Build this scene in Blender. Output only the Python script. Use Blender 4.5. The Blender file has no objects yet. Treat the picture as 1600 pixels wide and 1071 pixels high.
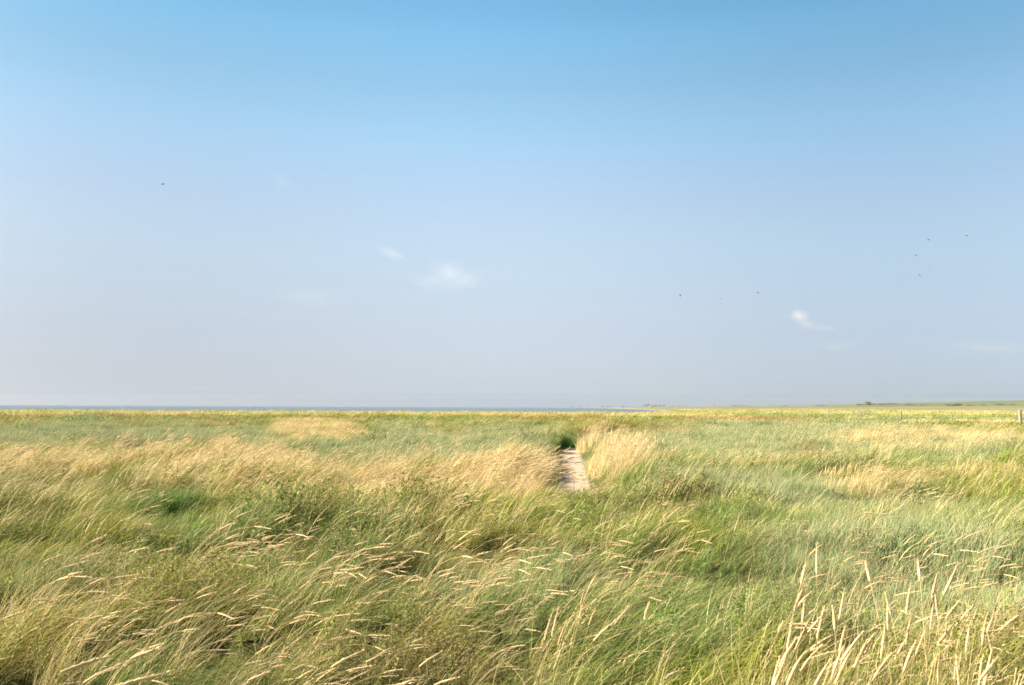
import bpy, math, random
import numpy as np
from mathutils import Vector, Matrix, Euler
R = math.radians
rng = np.random.default_rng(7)
random.seed(7)
scene = bpy.context.scene
COL = scene.collection

# ------------------------------------------------------------------ camera
CAM_H, FPX, PITCH, ROLL = 1.65, 1331.0, R(4.318), R(0.255)
cam_d = bpy.data.cameras.new('camera'); cam = bpy.data.objects.new('camera', cam_d); COL.objects.link(cam)
cam_d.sensor_width = 36.0; cam_d.lens = FPX / 1600 * 36
cam_d.clip_start = 0.05; cam_d.clip_end = 30000
cam.matrix_world = Matrix.Translation((0, 0, CAM_H)) @ Matrix.Rotation(R(90) + PITCH, 4, 'X') @ Matrix.Rotation(ROLL, 4, 'Z')
scene.camera = cam

# ------------------------------------------------------------------ sky, sun, exposure
SUN_EL, SUN_AZ = R(34), R(-93)          # azimuth from +Y (view) towards +X
SUN_STRENGTH, SKY_STRENGTH, EXPOSURE = 5.0, 0.060, 1.62
world = bpy.data.worlds.new('World'); scene.world = world; world.use_nodes = True
wn, wl = world.node_tree.nodes, world.node_tree.links
wn.clear()
sky = wn.new('ShaderNodeTexSky'); sky.sky_type = 'NISHITA'; sky.sun_disc = False
sky.sun_elevation = SUN_EL; sky.sun_rotation = SUN_AZ
sky.altitude = 0; sky.air_density = 1.0; sky.dust_density = 1.2; sky.ozone_density = 3.0
bg = wn.new('ShaderNodeBackground'); bg.inputs['Strength'].default_value = SKY_STRENGTH
wo = wn.new('ShaderNodeOutputWorld')
# sky tint: milky low, dimmed at the sides, darkened overhead to cut fill light
tcw = wn.new('ShaderNodeTexCoord'); sepw = wn.new('ShaderNodeSeparateXYZ'); wl.new(tcw.outputs['Generated'], sepw.inputs[0])
SKY_TINT = [(0.0, (0.1869, 0.2258, 0.3501)), (0.0038, (0.1774, 0.215, 0.3428)), (0.0083, (0.1428, 0.175, 0.2938)), (0.0128, (0.1539, 0.1814, 0.2972)), (0.0173, (0.2132, 0.2447, 0.3467)), (0.0225, (0.2058, 0.2251, 0.3195)), (0.027, (0.2123, 0.232, 0.3276)), (0.042, (0.2235, 0.2173, 0.2719)), (0.057, (0.2282, 0.2171, 0.2595)), (0.102, (0.2779, 0.2254, 0.2247)), (0.174, (0.3731, 0.3114, 0.2566)), (0.242, (0.4056, 0.3374, 0.2832)), (0.307, (0.3825, 0.3968, 0.3305)), (0.368, (0.3156, 0.362, 0.3043)), (0.422, (0.2769, 0.4187, 0.3725)), (0.58, (0.15, 0.195, 0.2)), (0.9, (0.1, 0.125, 0.135))]
rampw = wn.new('ShaderNodeValToRGB'); rampw.color_ramp.interpolation = 'B_SPLINE'; ew = rampw.color_ramp.elements; ew.remove(ew[1])
ew[0].position = SKY_TINT[0][0]; ew[0].color = (*SKY_TINT[0][1], 1)
for p_, c_ in SKY_TINT[1:]:
    k_ = ew.new(p_); k_.color = (*c_, 1)
wl.new(sepw.outputs[2], rampw.inputs[0])
sidew = wn.new('ShaderNodeMapRange'); sidew.inputs[1].default_value = -1; sidew.inputs[2].default_value = 1; wl.new(sepw.outputs[0], sidew.inputs[0])
rampx = wn.new('ShaderNodeValToRGB'); rampx.color_ramp.interpolation = 'EASE'; ex = rampx.color_ramp.elements
ex[0].position = .25; ex[0].color = (.75, .765, .775, 1); ex[1].position = .75; ex[1].color = (.775, .82, .845, 1); k_ = ex.new(.5); k_.color = (1, 1, 1, 1)
wl.new(sidew.outputs[0], rampx.inputs[0])
mulw = wn.new('ShaderNodeVectorMath'); mulw.operation = 'MULTIPLY'; wl.new(sky.outputs[0], mulw.inputs[0]); wl.new(rampw.outputs[0], mulw.inputs[1])
mulx = wn.new('ShaderNodeVectorMath'); mulx.operation = 'MULTIPLY'; wl.new(mulw.outputs[0], mulx.inputs[0]); wl.new(rampx.outputs[0], mulx.inputs[1])
sclw = wn.new('ShaderNodeVectorMath'); sclw.operation = 'SCALE'; sclw.inputs['Scale'].default_value = 4.0; wl.new(mulx.outputs[0], sclw.inputs[0])
wl.new(sclw.outputs[0], bg.inputs[0]); wl.new(bg.outputs[0], wo.inputs[0])
sun_d = bpy.data.lights.new('sun', 'SUN'); sun_d.energy = SUN_STRENGTH; sun_d.angle = R(0.53); sun_d.color = (1.0, 0.89, 0.69)
sun = bpy.data.objects.new('sun', sun_d); COL.objects.link(sun)
sd = Vector((math.sin(SUN_AZ) * math.cos(SUN_EL), math.cos(SUN_AZ) * math.cos(SUN_EL), math.sin(SUN_EL)))
sun.rotation_euler = sd.to_track_quat('Z', 'Y').to_euler()
vs = scene.view_settings
vs.view_transform = 'Standard'; vs.look = 'None'; vs.exposure = EXPOSURE; vs.gamma = 1; vs.use_curve_mapping = False
cy = scene.cycles
cy.max_bounces = 6; cy.diffuse_bounces = 2; cy.glossy_bounces = 2; cy.transmission_bounces = 4; cy.volume_bounces = 2
cy.use_denoising = True; cy.denoiser = 'OPENIMAGEDENOISE'; cy.denoising_input_passes = 'RGB_ALBEDO_NORMAL'; cy.denoising_prefilter = 'NONE'
scene.render.filter_size = 1.6 if hasattr(scene.render, 'filter_size') else 1.5
cy.filter_width = 1.7

# ------------------------------------------------------------------ numeric helpers
def _h(ix, iy, s):
    h = (ix.astype(np.int64) * 374761393 + iy.astype(np.int64) * 668265263 + s * 1442695041) & 0xffffffff
    h = ((h ^ (h >> 13)) * 1274126177) & 0xffffffff
    return ((h ^ (h >> 16)) & 0xffff) / 65535.0
def vnoise(x, y, s=0):
    x = np.asarray(x, float); y = np.asarray(y, float)
    ix, iy = np.floor(x), np.floor(y); fx, fy = x - ix, y - iy
    fx = fx * fx * (3 - 2 * fx); fy = fy * fy * (3 - 2 * fy)
    a, b, c, d = _h(ix, iy, s), _h(ix + 1, iy, s), _h(ix, iy + 1, s), _h(ix + 1, iy + 1, s)
    return (a + (b - a) * fx) * (1 - fy) + (c + (d - c) * fx) * fy
def fbm(x, y, s=0, o=4):
    t, a, n = 0, 1, 0
    for k in range(o):
        t = t + a * vnoise(x * 2 ** k + 17.3 * k, y * 2 ** k - 9.1 * k, s + k); n += a; a *= 0.5
    return t / n
def sstep(a, b, x):
    t = np.clip((np.asarray(x, float) - a) / (b - a), 0, 1); return t * t * (3 - 2 * t)
def proj(x, y, z):
    """world point -> pixel of the 1600 wide picture (used only to lay the ground plan out)"""
    cp, sp = math.cos(PITCH), math.sin(PITCH)
    yf = np.maximum(y * cp + (z - CAM_H) * sp, 0.05); zu = -y * sp + (z - CAM_H) * cp
    a, b = FPX * x / yf, FPX * zu / yf
    return 800 + a * math.cos(ROLL) + b * math.sin(ROLL), 535.5 - (b * math.cos(ROLL) - a * math.sin(ROLL))
def unproj(u, v, z=0.0, dist=None):
    """picture direction -> world point on the level z, or at a forward distance"""
    a0, b0 = u - 800, 535.5 - v
    a = a0 * math.cos(ROLL) - b0 * math.sin(ROLL); b = a0 * math.sin(ROLL) + b0 * math.cos(ROLL)
    d = Vector((a, FPX * math.cos(PITCH) - b * math.sin(PITCH), FPX * math.sin(PITCH) + b * math.cos(PITCH)))
    k = dist / d.y if dist else (z - CAM_H) / d.z
    return Vector((0, 0, CAM_H)) + d * k

# ------------------------------------------------------------------ lie of the land
SHORE = 176.0
PATH = np.array([(9.0, 16.2), (5.4, 15.2), (2.9, 14.6), (1.75, 15.0), (1.2, 16.2), (1.2, 17.5), (1.3, 18.8), (1.45, 21.5), (1.85, 27), (2.35, 34), (3.0, 41), (4.3, 48), (6.6, 56), (10, 66), (16, 80)])
def path_dist(x, y):
    d = np.full(np.shape(x), 1e9); w = np.zeros(np.shape(x))
    for k in range(len(PATH) - 1):
        a, b = PATH[k], PATH[k + 1]; ab = b - a
        t = np.clip(((x - a[0]) * ab[0] + (y - a[1]) * ab[1]) / (ab @ ab), 0, 1)
        dd = np.hypot(x - a[0] - t * ab[0], y - a[1] - t * ab[1])
        m = dd < d; d = np.where(m, dd, d); w = np.where(m, (k + t) / (len(PATH) - 1), w)
    return d, w
def shore_sd(x, y):
    n = 8 * (fbm(x / 30, y / 30, 5) - .5)
    return np.maximum(SHORE - y + n, (x - np.interp(y, [0, 176, 600, 1000, 2200, 4500, 7000], [30, 30, 108, 150, 231, 300, 380])) * .99 + n * np.clip(y / 300, .6, 2.5))
def hill_h(x, y):
    d = np.hypot(x, y); az = x / np.maximum(y, 1.0)
    top = np.interp(az, [0.1, 0.17, 0.24, 0.31, 0.38, 0.46, 0.53, 0.60, 0.8, 1.2], [0.2, 2.5, 4.2, 6.0, 8.5, 11.2, 14.0, 16.2, 20, 22])
    top = top * (1 + 0.10 * (fbm(az * 14, 0 * az, 31) - .5)) + 1.2 * (fbm(az * 40, 0 * az, 33) - .5)
    return top * sstep(700, 1650, d) * (1 - 0.3 * sstep(2200, 3500, d)) * np.where(y > 0, 1, 0)
def hollow(x, y):
    """where the sward is thin and low, 0..1"""
    r = np.hypot(x, y)
    own = np.zeros(np.shape(x))
    for cx, cy_, rx, ry in ((-.55, 4.2, .42, .30), (-1.2, 4.1, .5, .25), (-3.7, 6.8, .9, .5), (-1.1, 6.4, .55, .35), (-2.3, 3.9, .5, .3), (.35, 4.5, .4, .22), (2.4, 6.6, .7, .35), (1.55, 4.4, .4, .22), (2.5, 4.3, .4, .22), (2.0, 3.7, .35, .2), (-.2, 3.8, .5, .25), (4.1, 8.2, .8, .4), (-6.5, 9.5, 1.2, .6)):
        own = np.maximum(own, 1 - sstep(.6, 1.2, np.hypot((x - cx) / rx, (y - cy_) / ry)))
    return np.clip(own + sstep(.50, .59, fbm(x / .8 + 3, y / .5, 101, 3)) * (1 - sstep(6, 12, r)) + sstep(.52, .61, fbm(x / 2.2, y / 1.2, 103, 3)) * sstep(6, 10, r) * (1 - sstep(30, 60, r)), 0, 1)
def ground_z(x, y):
    d = np.hypot(x, y)
    z = 0.55 * (fbm(x / 9, y / 9, 1, 3) - .5) * sstep(2, 9, d) * (1 - .7 * sstep(60, 160, d))
    z = z + 0.42 * (fbm(x / 1.9, y / 1.2, 2, 3) - .5) * (1 - sstep(50, 120, d))
    z = z - .19 * hollow(x, y) * (1 - sstep(8, 14, d))
    pd, w = path_dist(x, y)
    z = z - (z + 0.30) * (1 - sstep(0.42, 1.15, pd)) * (w < 0.92)
    z = z + 0.16 * np.exp(-((pd - 1.5) / .6) ** 2) * (w > .1) * (w < .9)
    s = shore_sd(x, y)
    z = z - 3.5 * sstep(0, 7, -s) - .25 * sstep(6, 0, s)
    return z + hill_h(x, y)

# ------------------------------------------------------------------ mesh helpers
def mesh_from(name, v, quads=None, tris=None, attrs=None, mat=None, smooth=True):
    me = bpy.data.meshes.new(name)
    nq = 0 if quads is None else len(quads); nt = 0 if tris is None else len(tris)
    loops = np.concatenate([np.asarray(quads if nq else [], np.int32).ravel(), np.asarray(tris if nt else [], np.int32).ravel()]).astype(np.int32)
    me.vertices.add(len(v)); me.vertices.foreach_set('co', np.ascontiguousarray(v, np.float32).ravel())
    me.loops.add(len(loops)); me.loops.foreach_set('vertex_index', loops)
    me.polygons.add(nq + nt)
    st = np.concatenate([np.arange(nq) * 4, nq * 4 + np.arange(nt) * 3]).astype(np.int32)
    me.polygons.foreach_set('loop_start', st)
    me.polygons.foreach_set('use_smooth', np.full(nq + nt, smooth))
    me.update(calc_edges=True)
    for k, a in (attrs or {}).items():
        at = me.attributes.new(k, 'FLOAT_COLOR', 'POINT')
        c = np.ones((len(v), 4), np.float32); c[:, :3] = a
        at.data.foreach_set('color', c.ravel())
    if mat: me.materials.append(mat)
    return me
def link(name, data, mat=None, parent=None, **props):
    o = bpy.data.objects.new(name, data); COL.objects.link(o)
    if mat and not data.materials: data.materials.append(mat)
    if parent: o.parent = parent
    for k, val in props.items(): o[k] = val
    return o

class Soup:
    """collects numpy vertices / quads / per-vertex colours"""
    def __init__(s): s.v, s.q, s.c, s.n = [], [], [], 0
    def add(s, v, q, c):
        s.v.append(v); s.q.append(q + s.n); s.c.append(c); s.n += len(v)
    def arrays(s): return np.concatenate(s.v), np.concatenate(s.q), np.concatenate(s.c)

def curve(base, L, az, th0, bend, seg, power=1.4):
    """axes of N bent stalks -> points (N,seg+1,3), tangents, local frames"""
    N = len(L); t = np.linspace(0, 1, seg + 1)
    th = th0[:, None] + bend[:, None] * t[None] ** power
    tx = np.sin(th) * np.cos(az)[:, None]; ty = np.sin(th) * np.sin(az)[:, None]; tz = np.cos(th)
    T = np.stack([tx, ty, tz], -1)
    ds = (L / seg)[:, None, None]
    P = np.concatenate([np.zeros((N, 1, 3)), np.cumsum((T[:, :-1] + T[:, 1:]) / 2 * ds, 1)], 1) + base[:, None]
    S = np.broadcast_to(np.stack([-np.sin(az), np.cos(az), 0 * az], -1)[:, None], T.shape)
    return P, T, S, np.cross(T, S), t
def ribbons(soup, base, L, az, th0, bend, width, seg, col, taper=1.0, power=1.4, tw=None):
    """flat tapering leaf blades; col (N,3): R variation, G filled with position along, B dryness"""
    N = len(L); P, T, S, Nn, t = curve(base, L, az, th0, bend, seg, power)
    tw = (rng.uniform(-1.3, 1.3, N) if tw is None else tw)[:, None, None]
    W = S * np.cos(tw) + Nn * np.sin(tw)
    prof = (1 - t ** 2 * taper * 0.94)[None, :, None] * 0.5
    A, B = P - W * prof * width[:, None, None], P + W * prof * width[:, None, None]
    v = np.stack([A, B], 2).reshape(-1, 3)
    i = (np.arange(N)[:, None] * (seg + 1) + np.arange(seg)[None]).ravel() * 2
    q = np.stack([i, i + 1, i + 3, i + 2], 1)
    c = np.repeat(col[:, None, :], (seg + 1) * 2, 1).copy(); c[:, :, 1] = np.repeat(t, 2)[None]
    soup.add(v, q, c.reshape(-1, 3))
def tubes(soup, P, T, S, Nn, rad, col, sides=4):
    """round stalks / spikes along given axes; rad (N,seg+1)"""
    N, K = P.shape[:2]; ph = np.arange(sides) / sides * 2 * math.pi
    ring = S[:, :, None] * np.cos(ph)[None, None, :, None] + Nn[:, :, None] * np.sin(ph)[None, None, :, None]
    v = (P[:, :, None] + ring * rad[:, :, None, None]).reshape(-1, 3)
    n, k, j = np.meshgrid(np.arange(N), np.arange(K - 1), np.arange(sides), indexing='ij')
    b = (n * K + k) * sides; j2 = (j + 1) % sides
    q = np.stack([b + j, b + j2, b + sides + j2, b + sides + j], -1).reshape(-1, 4)
    soup.add(v, q, np.repeat(col, K * sides, 0))
def seed_stalks(soup, base, L, az, th0, bend, head_len, head_rad, stem_rad, lod, colseed, power=1.6, heads=None):
    """straw stems each ending in a plump spike of seeds"""
    N = len(L); seg = (7, 5, 3, 2)[lod]
    P, T, S, Nn, t = curve(base, L, az, th0, bend, seg, power)
    if lod < 2:
        tubes(soup, P, T, S, Nn, np.repeat((stem_rad[:, None] * (1 - .35 * t[None])), 1, 0), np.stack([colseed, 0 * L + .5, 0 * L + .85], 1), 3)
    else:
        ribbons(soup, base, L, az, th0, bend, stem_rad * 2, seg, np.stack([colseed, 0 * L, 0 * L + .85], 1), taper=.3, power=power)
    soup = heads or soup
    az2 = az + rng.normal(0, .12, N); tip = P[:, -1] - T[:, -1] * .005
    thT = th0 + bend; b2 = rng.normal(.12, .12, N)
    if lod >= 2:
        for tw in (0.2, 1.7):
            ribbons(soup, tip, head_len, az2, thT, b2, head_rad * 2.0, 2, np.stack([colseed, 0 * L, 0 * L + 1], 1), taper=.75, tw=np.full(N, tw))
        return
    K = (9, 5)[lod]
    P, T, S, Nn, t = curve(tip, head_len, az2, thT, b2, K)
    prof = np.sin(np.clip(t * .93 + .07, 0, 1) ** .62 * math.pi) ** .75; prof[-1] = .05
    rad = head_rad[:, None] * prof[None] * rng.uniform(.82, 1.18, (N, K + 1))
    tubes(soup, P, T, S, Nn, rad, np.stack([colseed, 0 * L + .5, 0 * L + 1], 1), (6, 4)[lod])
    m = (34, 8)[lod]                                       # loose glumes that roughen the spike
    for k in range(m):
        f = rng.uniform(.05, .93, N); ki = np.minimum((f * K).astype(int), K - 1); n = np.arange(N)
        ph = rng.uniform(0, 6.28, N)
        out = S[n, ki] * np.cos(ph)[:, None] + Nn[n, ki] * np.sin(ph)[:, None]
        p = P[n, ki] + (P[n, ki + 1] - P[n, ki]) * (f * K - ki)[:, None] + out * (rad[n, ki] * .75)[:, None]
        d = T[n, ki] * .9 + out * rng.uniform(.15, .6, N)[:, None]; d /= np.linalg.norm(d, axis=1)[:, None]
        ll = (rng.uniform(.010, .019, N) * (1, 1.7)[lod])[:, None]; w = np.cross(d, out) * (.0021, .004)[lod]
        v = np.stack([p, p + d * ll * .5 - w, p + d * ll, p + d * ll * .5 + w], 1).reshape(-1, 3)
        q = np.arange(N * 4).reshape(-1, 4)
        soup.add(v, q, np.repeat(np.stack([colseed * .7 + .3 * rng.random(N), 0 * L + .5, 0 * L + 1], 1), 4, 0))

# ------------------------------------------------------------------ materials
def mix_rgb(nt, a, b, fac, blend='MIX'):
    m = nt.nodes.new('ShaderNodeMix'); m.data_type = 'RGBA'; m.blend_type = blend; m.clamp_factor = True
    for s, val in ((m.inputs[0], fac), (m.inputs[6], a), (m.inputs[7], b)):
        if hasattr(val, 'is_linked'): nt.links.new(val, s)
        else: s.default_value = val if isinstance(val, float) else (*val, 1)
    return m.outputs[2]
def grass_material(name, source, straw=(.74, .565, .325), transl=.24, rough=.55, spec=.12):
    """source: INSTANCER (tint carried by each tuft) or GEOMETRY (tint on the vertices)"""
    m = bpy.data.materials.new(name); m.use_nodes = True; nt = m.node_tree; nt.nodes.clear(); N = nt.nodes.new; L = nt.links.new
    t = N('ShaderNodeAttribute'); t.attribute_type = source; t.attribute_name = 'tint'
    b = N('ShaderNodeAttribute'); b.attribute_name = 'blade'
    sep = N('ShaderNodeSeparateColor'); L(b.outputs['Color'], sep.inputs[0])
    # blade to blade variety: hue towards yellow or blue green, some lighter, some darker
    ramp = N('ShaderNodeValToRGB'); L(sep.outputs[0], ramp.inputs[0])
    e = ramp.color_ramp.elements; e[0].position = 0; e[0].color = (.58, .66, .62, 1); e[1].position = 1; e[1].color = (1.5, 1.36, 1.0, 1)
    k = e.new(.45); k.color = (.92, .96, .95, 1); k = e.new(.8); k.color = (1.16, 1.1, .9, 1)
    c = mix_rgb(nt, t.outputs['Color'], ramp.outputs[0], 1.0, 'MULTIPLY')
    sv = N('ShaderNodeMath'); sv.operation = 'MULTIPLY_ADD'; L(sep.outputs[0], sv.inputs[0]); sv.inputs[1].default_value = .55; sv.inputs[2].default_value = .72
    sc = N('ShaderNodeVectorMath'); sc.operation = 'SCALE'; sc.inputs[0].default_value = straw; L(sv.outputs[0], sc.inputs['Scale'])
    # withered tips: along ^ 4
    p = N('ShaderNodeMath'); p.operation = 'POWER'; L(sep.outputs[1], p.inputs[0]); p.inputs[1].default_value = 4
    p2 = N('ShaderNodeMath'); p2.operation = 'MULTIPLY'; L(p.outputs[0], p2.inputs[0]); p2.inputs[1].default_value = .28
    mx = N('ShaderNodeMath'); mx.operation = 'MAXIMUM'; L(p2.outputs[0], mx.inputs[0]); L(sep.outputs[2], mx.inputs[1])
    c = mix_rgb(nt, c, sc.outputs[0], mx.outputs[0])
    d = N('ShaderNodeBsdfPrincipled'); L(c, d.inputs['Base Color']); d.inputs['Roughness'].default_value = rough; d.inputs['Specular IOR Level'].default_value = spec
    tr = N('ShaderNodeBsdfTranslucent'); L(c, tr.inputs[0])
    mixs = N('ShaderNodeMixShader'); mixs.inputs[0].default_value = transl; L(d.outputs[0], mixs.inputs[1]); L(tr.outputs[0], mixs.inputs[2])
    o = N('ShaderNodeOutputMaterial'); L(mixs.outputs[0], o.inputs[0])
    return m
M_INST = grass_material('grass_leaf', 'INSTANCER')
M_GEO = grass_material('tussock_leaf', 'GEOMETRY')
def simple_mat(name, col, rough=.8, scale=8.0, amount=.25, bump=0.0, vec=(1, 1, 1)):
    m = bpy.data.materials.new(name); m.use_nodes = True; nt = m.node_tree; L = nt.links.new
    d = nt.nodes['Principled BSDF']; d.inputs['Roughness'].default_value = rough; d.inputs['Specular IOR Level'].default_value = .25
    tc = nt.nodes.new('ShaderNodeTexCoord'); mp = nt.nodes.new('ShaderNodeMapping'); mp.inputs['Scale'].default_value = vec; L(tc.outputs['Object'], mp.inputs[0])
    n = nt.nodes.new('ShaderNodeTexNoise'); n.inputs['Scale'].default_value = scale; n.inputs['Detail'].default_value = 6; L(mp.outputs[0], n.inputs[0])
    L(mix_rgb(nt, tuple(c * (1 - amount) for c in col), tuple(min(1, c * (1 + amount)) for c in col), n.outputs[0]), d.inputs['Base Color'])
    if bump:
        b = nt.nodes.new('ShaderNodeBump'); b.inputs['Strength'].default_value = bump; L(n.outputs[0], b.inputs['Height']); L(b.outputs[0], d.inputs['Normal'])
    return m

# ------------------------------------------------------------------ ground plan: where which vegetation grows
def warp(u, v):
    return u + 60 * (fbm(u / 90, v / 22, 41, 3) - .5), v + 22 * (fbm(u / 70, v / 18, 47, 3) - .5)
def blob(u, v, cu, cv, ru, rv, tilt=0.0, soft=.35):
    du, dv = u - cu, v - cv - tilt * (u - cu)
    return 1 - sstep(1 - soft, 1 + soft, np.sqrt((du / ru) ** 2 + (dv / rv) ** 2))
def plan(x, y):
    """colour (albedo) and mask values of the vegetation at points of the ground"""
    u0, v0 = proj(x, y, np.full(np.shape(x), .42)); u, v = warp(u0, v0); d = np.hypot(x, y)
    B = lambda *a, **k: blob(u, v, *a, **k)
    mx = lambda *a: np.maximum.reduce(a)
    C = lambda r, g, b: np.array((r, g, b))
    n1 = fbm(x / 3.5, y / 3.5, 11); n2 = fbm(x / 1.1, y / 1.1, 13, 3); n3 = fbm(x / 14, y / 14, 15)
    col = np.empty(np.shape(x) + (3,)); col[:] = C(.200, .240, .032)
    def lay(c, m):
        nonlocal col
        m = np.clip(m, 0, 1)[..., None]; col = col * (1 - m) + c * m
    lay(C(.105, .19, .048), sstep(.48, .62, n1) * .8)                         # cooler green drifts
    lay(C(.245, .25, .05), sstep(.52, .66, n2) * .6)                           # yellowed spots
    teal = mx(B(170, 676, 330, 17), B(700, 690, 260, 24), B(1230, 680, 300, 22, tilt=.01), B(1500, 690, 160, 16),
              B(1180, 745, 190, 22), B(1390, 825, 230, 42), B(1480, 905, 230, 48, tilt=-.05), B(120, 850, 110, 26) * .7, B(800, 848, 130, 26) * .6, B(1380, 765, 260, 22) * .8)
    teal = teal * sstep(.25, .5, n2 + .25)
    lay(C(.235, .295, .155), teal * .92)
    gold = mx(B(335, 732, 115, 27, tilt=-.08), B(500, 742, 150, 19), B(698, 735, 122, 23), B(610, 752, 120, 16), B(792, 748, 62, 10),
              B(90, 710, 160, 10) * .55, B(490, 668, 70, 9) * .9, B(1450, 685, 150, 11) * .8, B(955, 708, 40, 22) * .6, B(1370, 732, 60, 10) * .6,
              B(40, 950, 90, 50) * .4, B(1400, 1010, 260, 60) * .25, B(780, 920, 200, 60) * .22, B(440, 1000, 300, 60) * .22)
    streak = sstep(.40, .56, fbm((x - y * .2) / 2.6, y / 1.3, 107, 3)); gold = gold * (.2 + .8 * streak)
    lay(C(.45, .36, .13), gold * .8)
    brown = mx(B(1190, 655, 150, 5.5), B(850, 655, 110, 6) * .8, B(150, 652, 200, 4) * .6, B(420, 655, 250, 4) * .5, B(980, 664, 90, 5) * .5, B(1255, 700, 40, 6) * .7)
    lay(C(.31, .19, .065), brown * .8)
    green = mx(B(245, 770, 75, 17), B(905, 683, 40, 14), B(1150, 800, 95, 18), B(960, 790, 110, 28) * .5, B(1420, 718, 95, 18) * .6, B(1560, 770, 60, 20) * .6)
    lay(C(.11, .21, .03), green * .85)
    bank = B(858, 718, 26, 32); lay(C(.13, .20, .085), bank * .9); gold = gold * (1 - bank)
    dark = mx(B(90, 738, 150, 10), B(280, 687, 120, 5), B(30, 770, 70, 25) * .7, B(1330, 712, 30, 8) * .5)
    lay(C(.11, .12, .035), dark * .8)  # dark grass lines; the strip under the left tussocks is shade put into colour
    herb = mx(B(590, 800, 210, 42) * .4, B(600, 880, 90, 26), B(620, 985, 130, 55), B(250, 870, 160, 40) * .5, B(1060, 780, 120, 24) * .7, B(1530, 1000, 120, 60) * .15, B(1240, 950, 100, 60) * .3) * sstep(.35, .55, n1 + .15)
    lay(C(.20, .165, .058), herb * .55)
    # the far belt of tall yellow green grass along the shore and the fields beyond
    belt = sstep(112, 128, d + 14 * (n3 - .5))
    lay(C(.37, .365, .095), belt)
    lay(C(.25, .32, .065), belt * sstep(.5, .62, fbm(x / 9, y / 22, 19)) * .7 * (1 - sstep(150, 165, d)))
    right = sstep(25, 45, x)
    lay(C(.19, .245, .08), right * sstep(96, 106, d) * (1 - sstep(150, 185, d + 30 * (n3 - .5))) * .9)
    lay(C(.36, .33, .14), right * sstep(185, 260, d + 60 * (n3 - .5)))
    lay(C(.31, .31, .125), right * sstep(.5, .6, fbm(x / 120, y / 40, 23)) * sstep(260, 330, d) * .8)
    return col, dict(u=u0, v=v0, gold=gold, teal=teal, green=green, herb=herb, belt=belt, dark=dark, brown=brown, n1=n1, n2=n2, d=d)

# ------------------------------------------------------------------ ground sheet
def build_ground():
    az = np.concatenate([np.arange(-180, -42, 3.0), np.arange(-42, 42, .25), np.arange(42, 180, 3.0)]) * math.pi / 180
    r = [0.3]
    while r[-1] < 5700: r.append(r[-1] * 1.013 + .03)
    r = np.array(r); A, Rr = np.meshgrid(az, r); x, y = Rr * np.sin(A), Rr * np.cos(A)
    z = ground_z(x, y); nr, na = x.shape
    v = np.stack([x, y, z], -1).reshape(-1, 3)
    i, j = np.meshgrid(np.arange(nr - 1), np.arange(na), indexing='ij'); j2 = (j + 1) % na
    q = np.stack([i * na + j, i * na + j2, (i + 1) * na + j2, (i + 1) * na + j], -1).reshape(-1, 4)
    tri = np.stack([np.full(na, len(v)), (np.arange(na) + 1) % na, np.arange(na)], 1)
    v = np.concatenate([v, [[0, 0, ground_z(np.array([0.]), np.array([0.]))[0]]]])
    col, m = plan(x, y)
    def lay(c, w):
        nonlocal col
        w = np.clip(w, 0, 1)[..., None]; col = col * (1 - w) + np.array(c) * w
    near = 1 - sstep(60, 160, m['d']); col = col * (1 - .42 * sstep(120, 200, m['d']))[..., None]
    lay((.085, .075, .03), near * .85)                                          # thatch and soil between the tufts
    d = m['d']; s = shore_sd(x, y); n = fbm(x / 160, y / 60, 61)
    hz = hill_h(x, y)
    lay((.17, .17, .08), sstep(900, 1300, d))
    lay((.135, .155, .07), sstep(1.5, 5, hz))
    lay((.25, .215, .13), sstep(.53, .60, n) * sstep(300, 600, d) * (1 - sstep(3, 7, hz)) * .8)
    lay((.10, .12, .055), sstep(.56, .62, fbm(x / 210, y / 80, 63)) * sstep(500, 800, d) * .6)
    lay((.24, .215, .165), sstep(2.5, 1, s) * sstep(170, 190, y))                 # beach
    pd, w = path_dist(x, y)
    lay((.46, .37, .285), (1 - sstep(.36, .62, pd * (1 + .35 * sstep(24, 37, y)) + .25 * (fbm(x * 3, y * 3, 71) - .5))) * (w < .93))
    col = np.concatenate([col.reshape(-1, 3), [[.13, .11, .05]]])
    m_ = bpy.data.materials.new('marsh_ground'); m_.use_nodes = True; nt = m_.node_tree; L = nt.links.new
    bs = nt.nodes['Principled BSDF']; bs.inputs['Roughness'].default_value = .95; bs.inputs['Specular IOR Level'].default_value = .1
    at = nt.nodes.new('ShaderNodeAttribute'); at.attribute_name = 'tint'
    tc = nt.nodes.new('ShaderNodeTexCoord'); n1 = nt.nodes.new('ShaderNodeTexNoise'); n1.inputs['Scale'].default_value = 9.0; n1.inputs['Detail'].default_value = 10; n1.inputs['Roughness'].default_value = .78
    L(tc.outputs['Object'], n1.inputs[0])
    mr = nt.nodes.new('ShaderNodeMapRange'); mr.inputs[1].default_value = .3; mr.inputs[2].default_value = .7; mr.inputs[3].default_value = .55; mr.inputs[4].default_value = 1.35; L(n1.outputs[0], mr.inputs[0])
    sc = nt.nodes.new('ShaderNodeVectorMath'); sc.operation = 'SCALE'; L(at.outputs['Color'], sc.inputs[0]); L(mr.outputs[0], sc.inputs['Scale'])
    L(sc.outputs[0], bs.inputs['Base Color'])
    bp = nt.nodes.new('ShaderNodeBump'); bp.inputs['Strength'].default_value = .6; bp.inputs['Distance'].default_value = .06; L(n1.outputs[0], bp.inputs['Height']); L(bp.outputs[0], bs.inputs['Normal'])
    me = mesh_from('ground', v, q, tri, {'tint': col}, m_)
    link('ground', me, kind='structure', label='flat salt marsh ground with a sandy hollow running into it')
build_ground()

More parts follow.
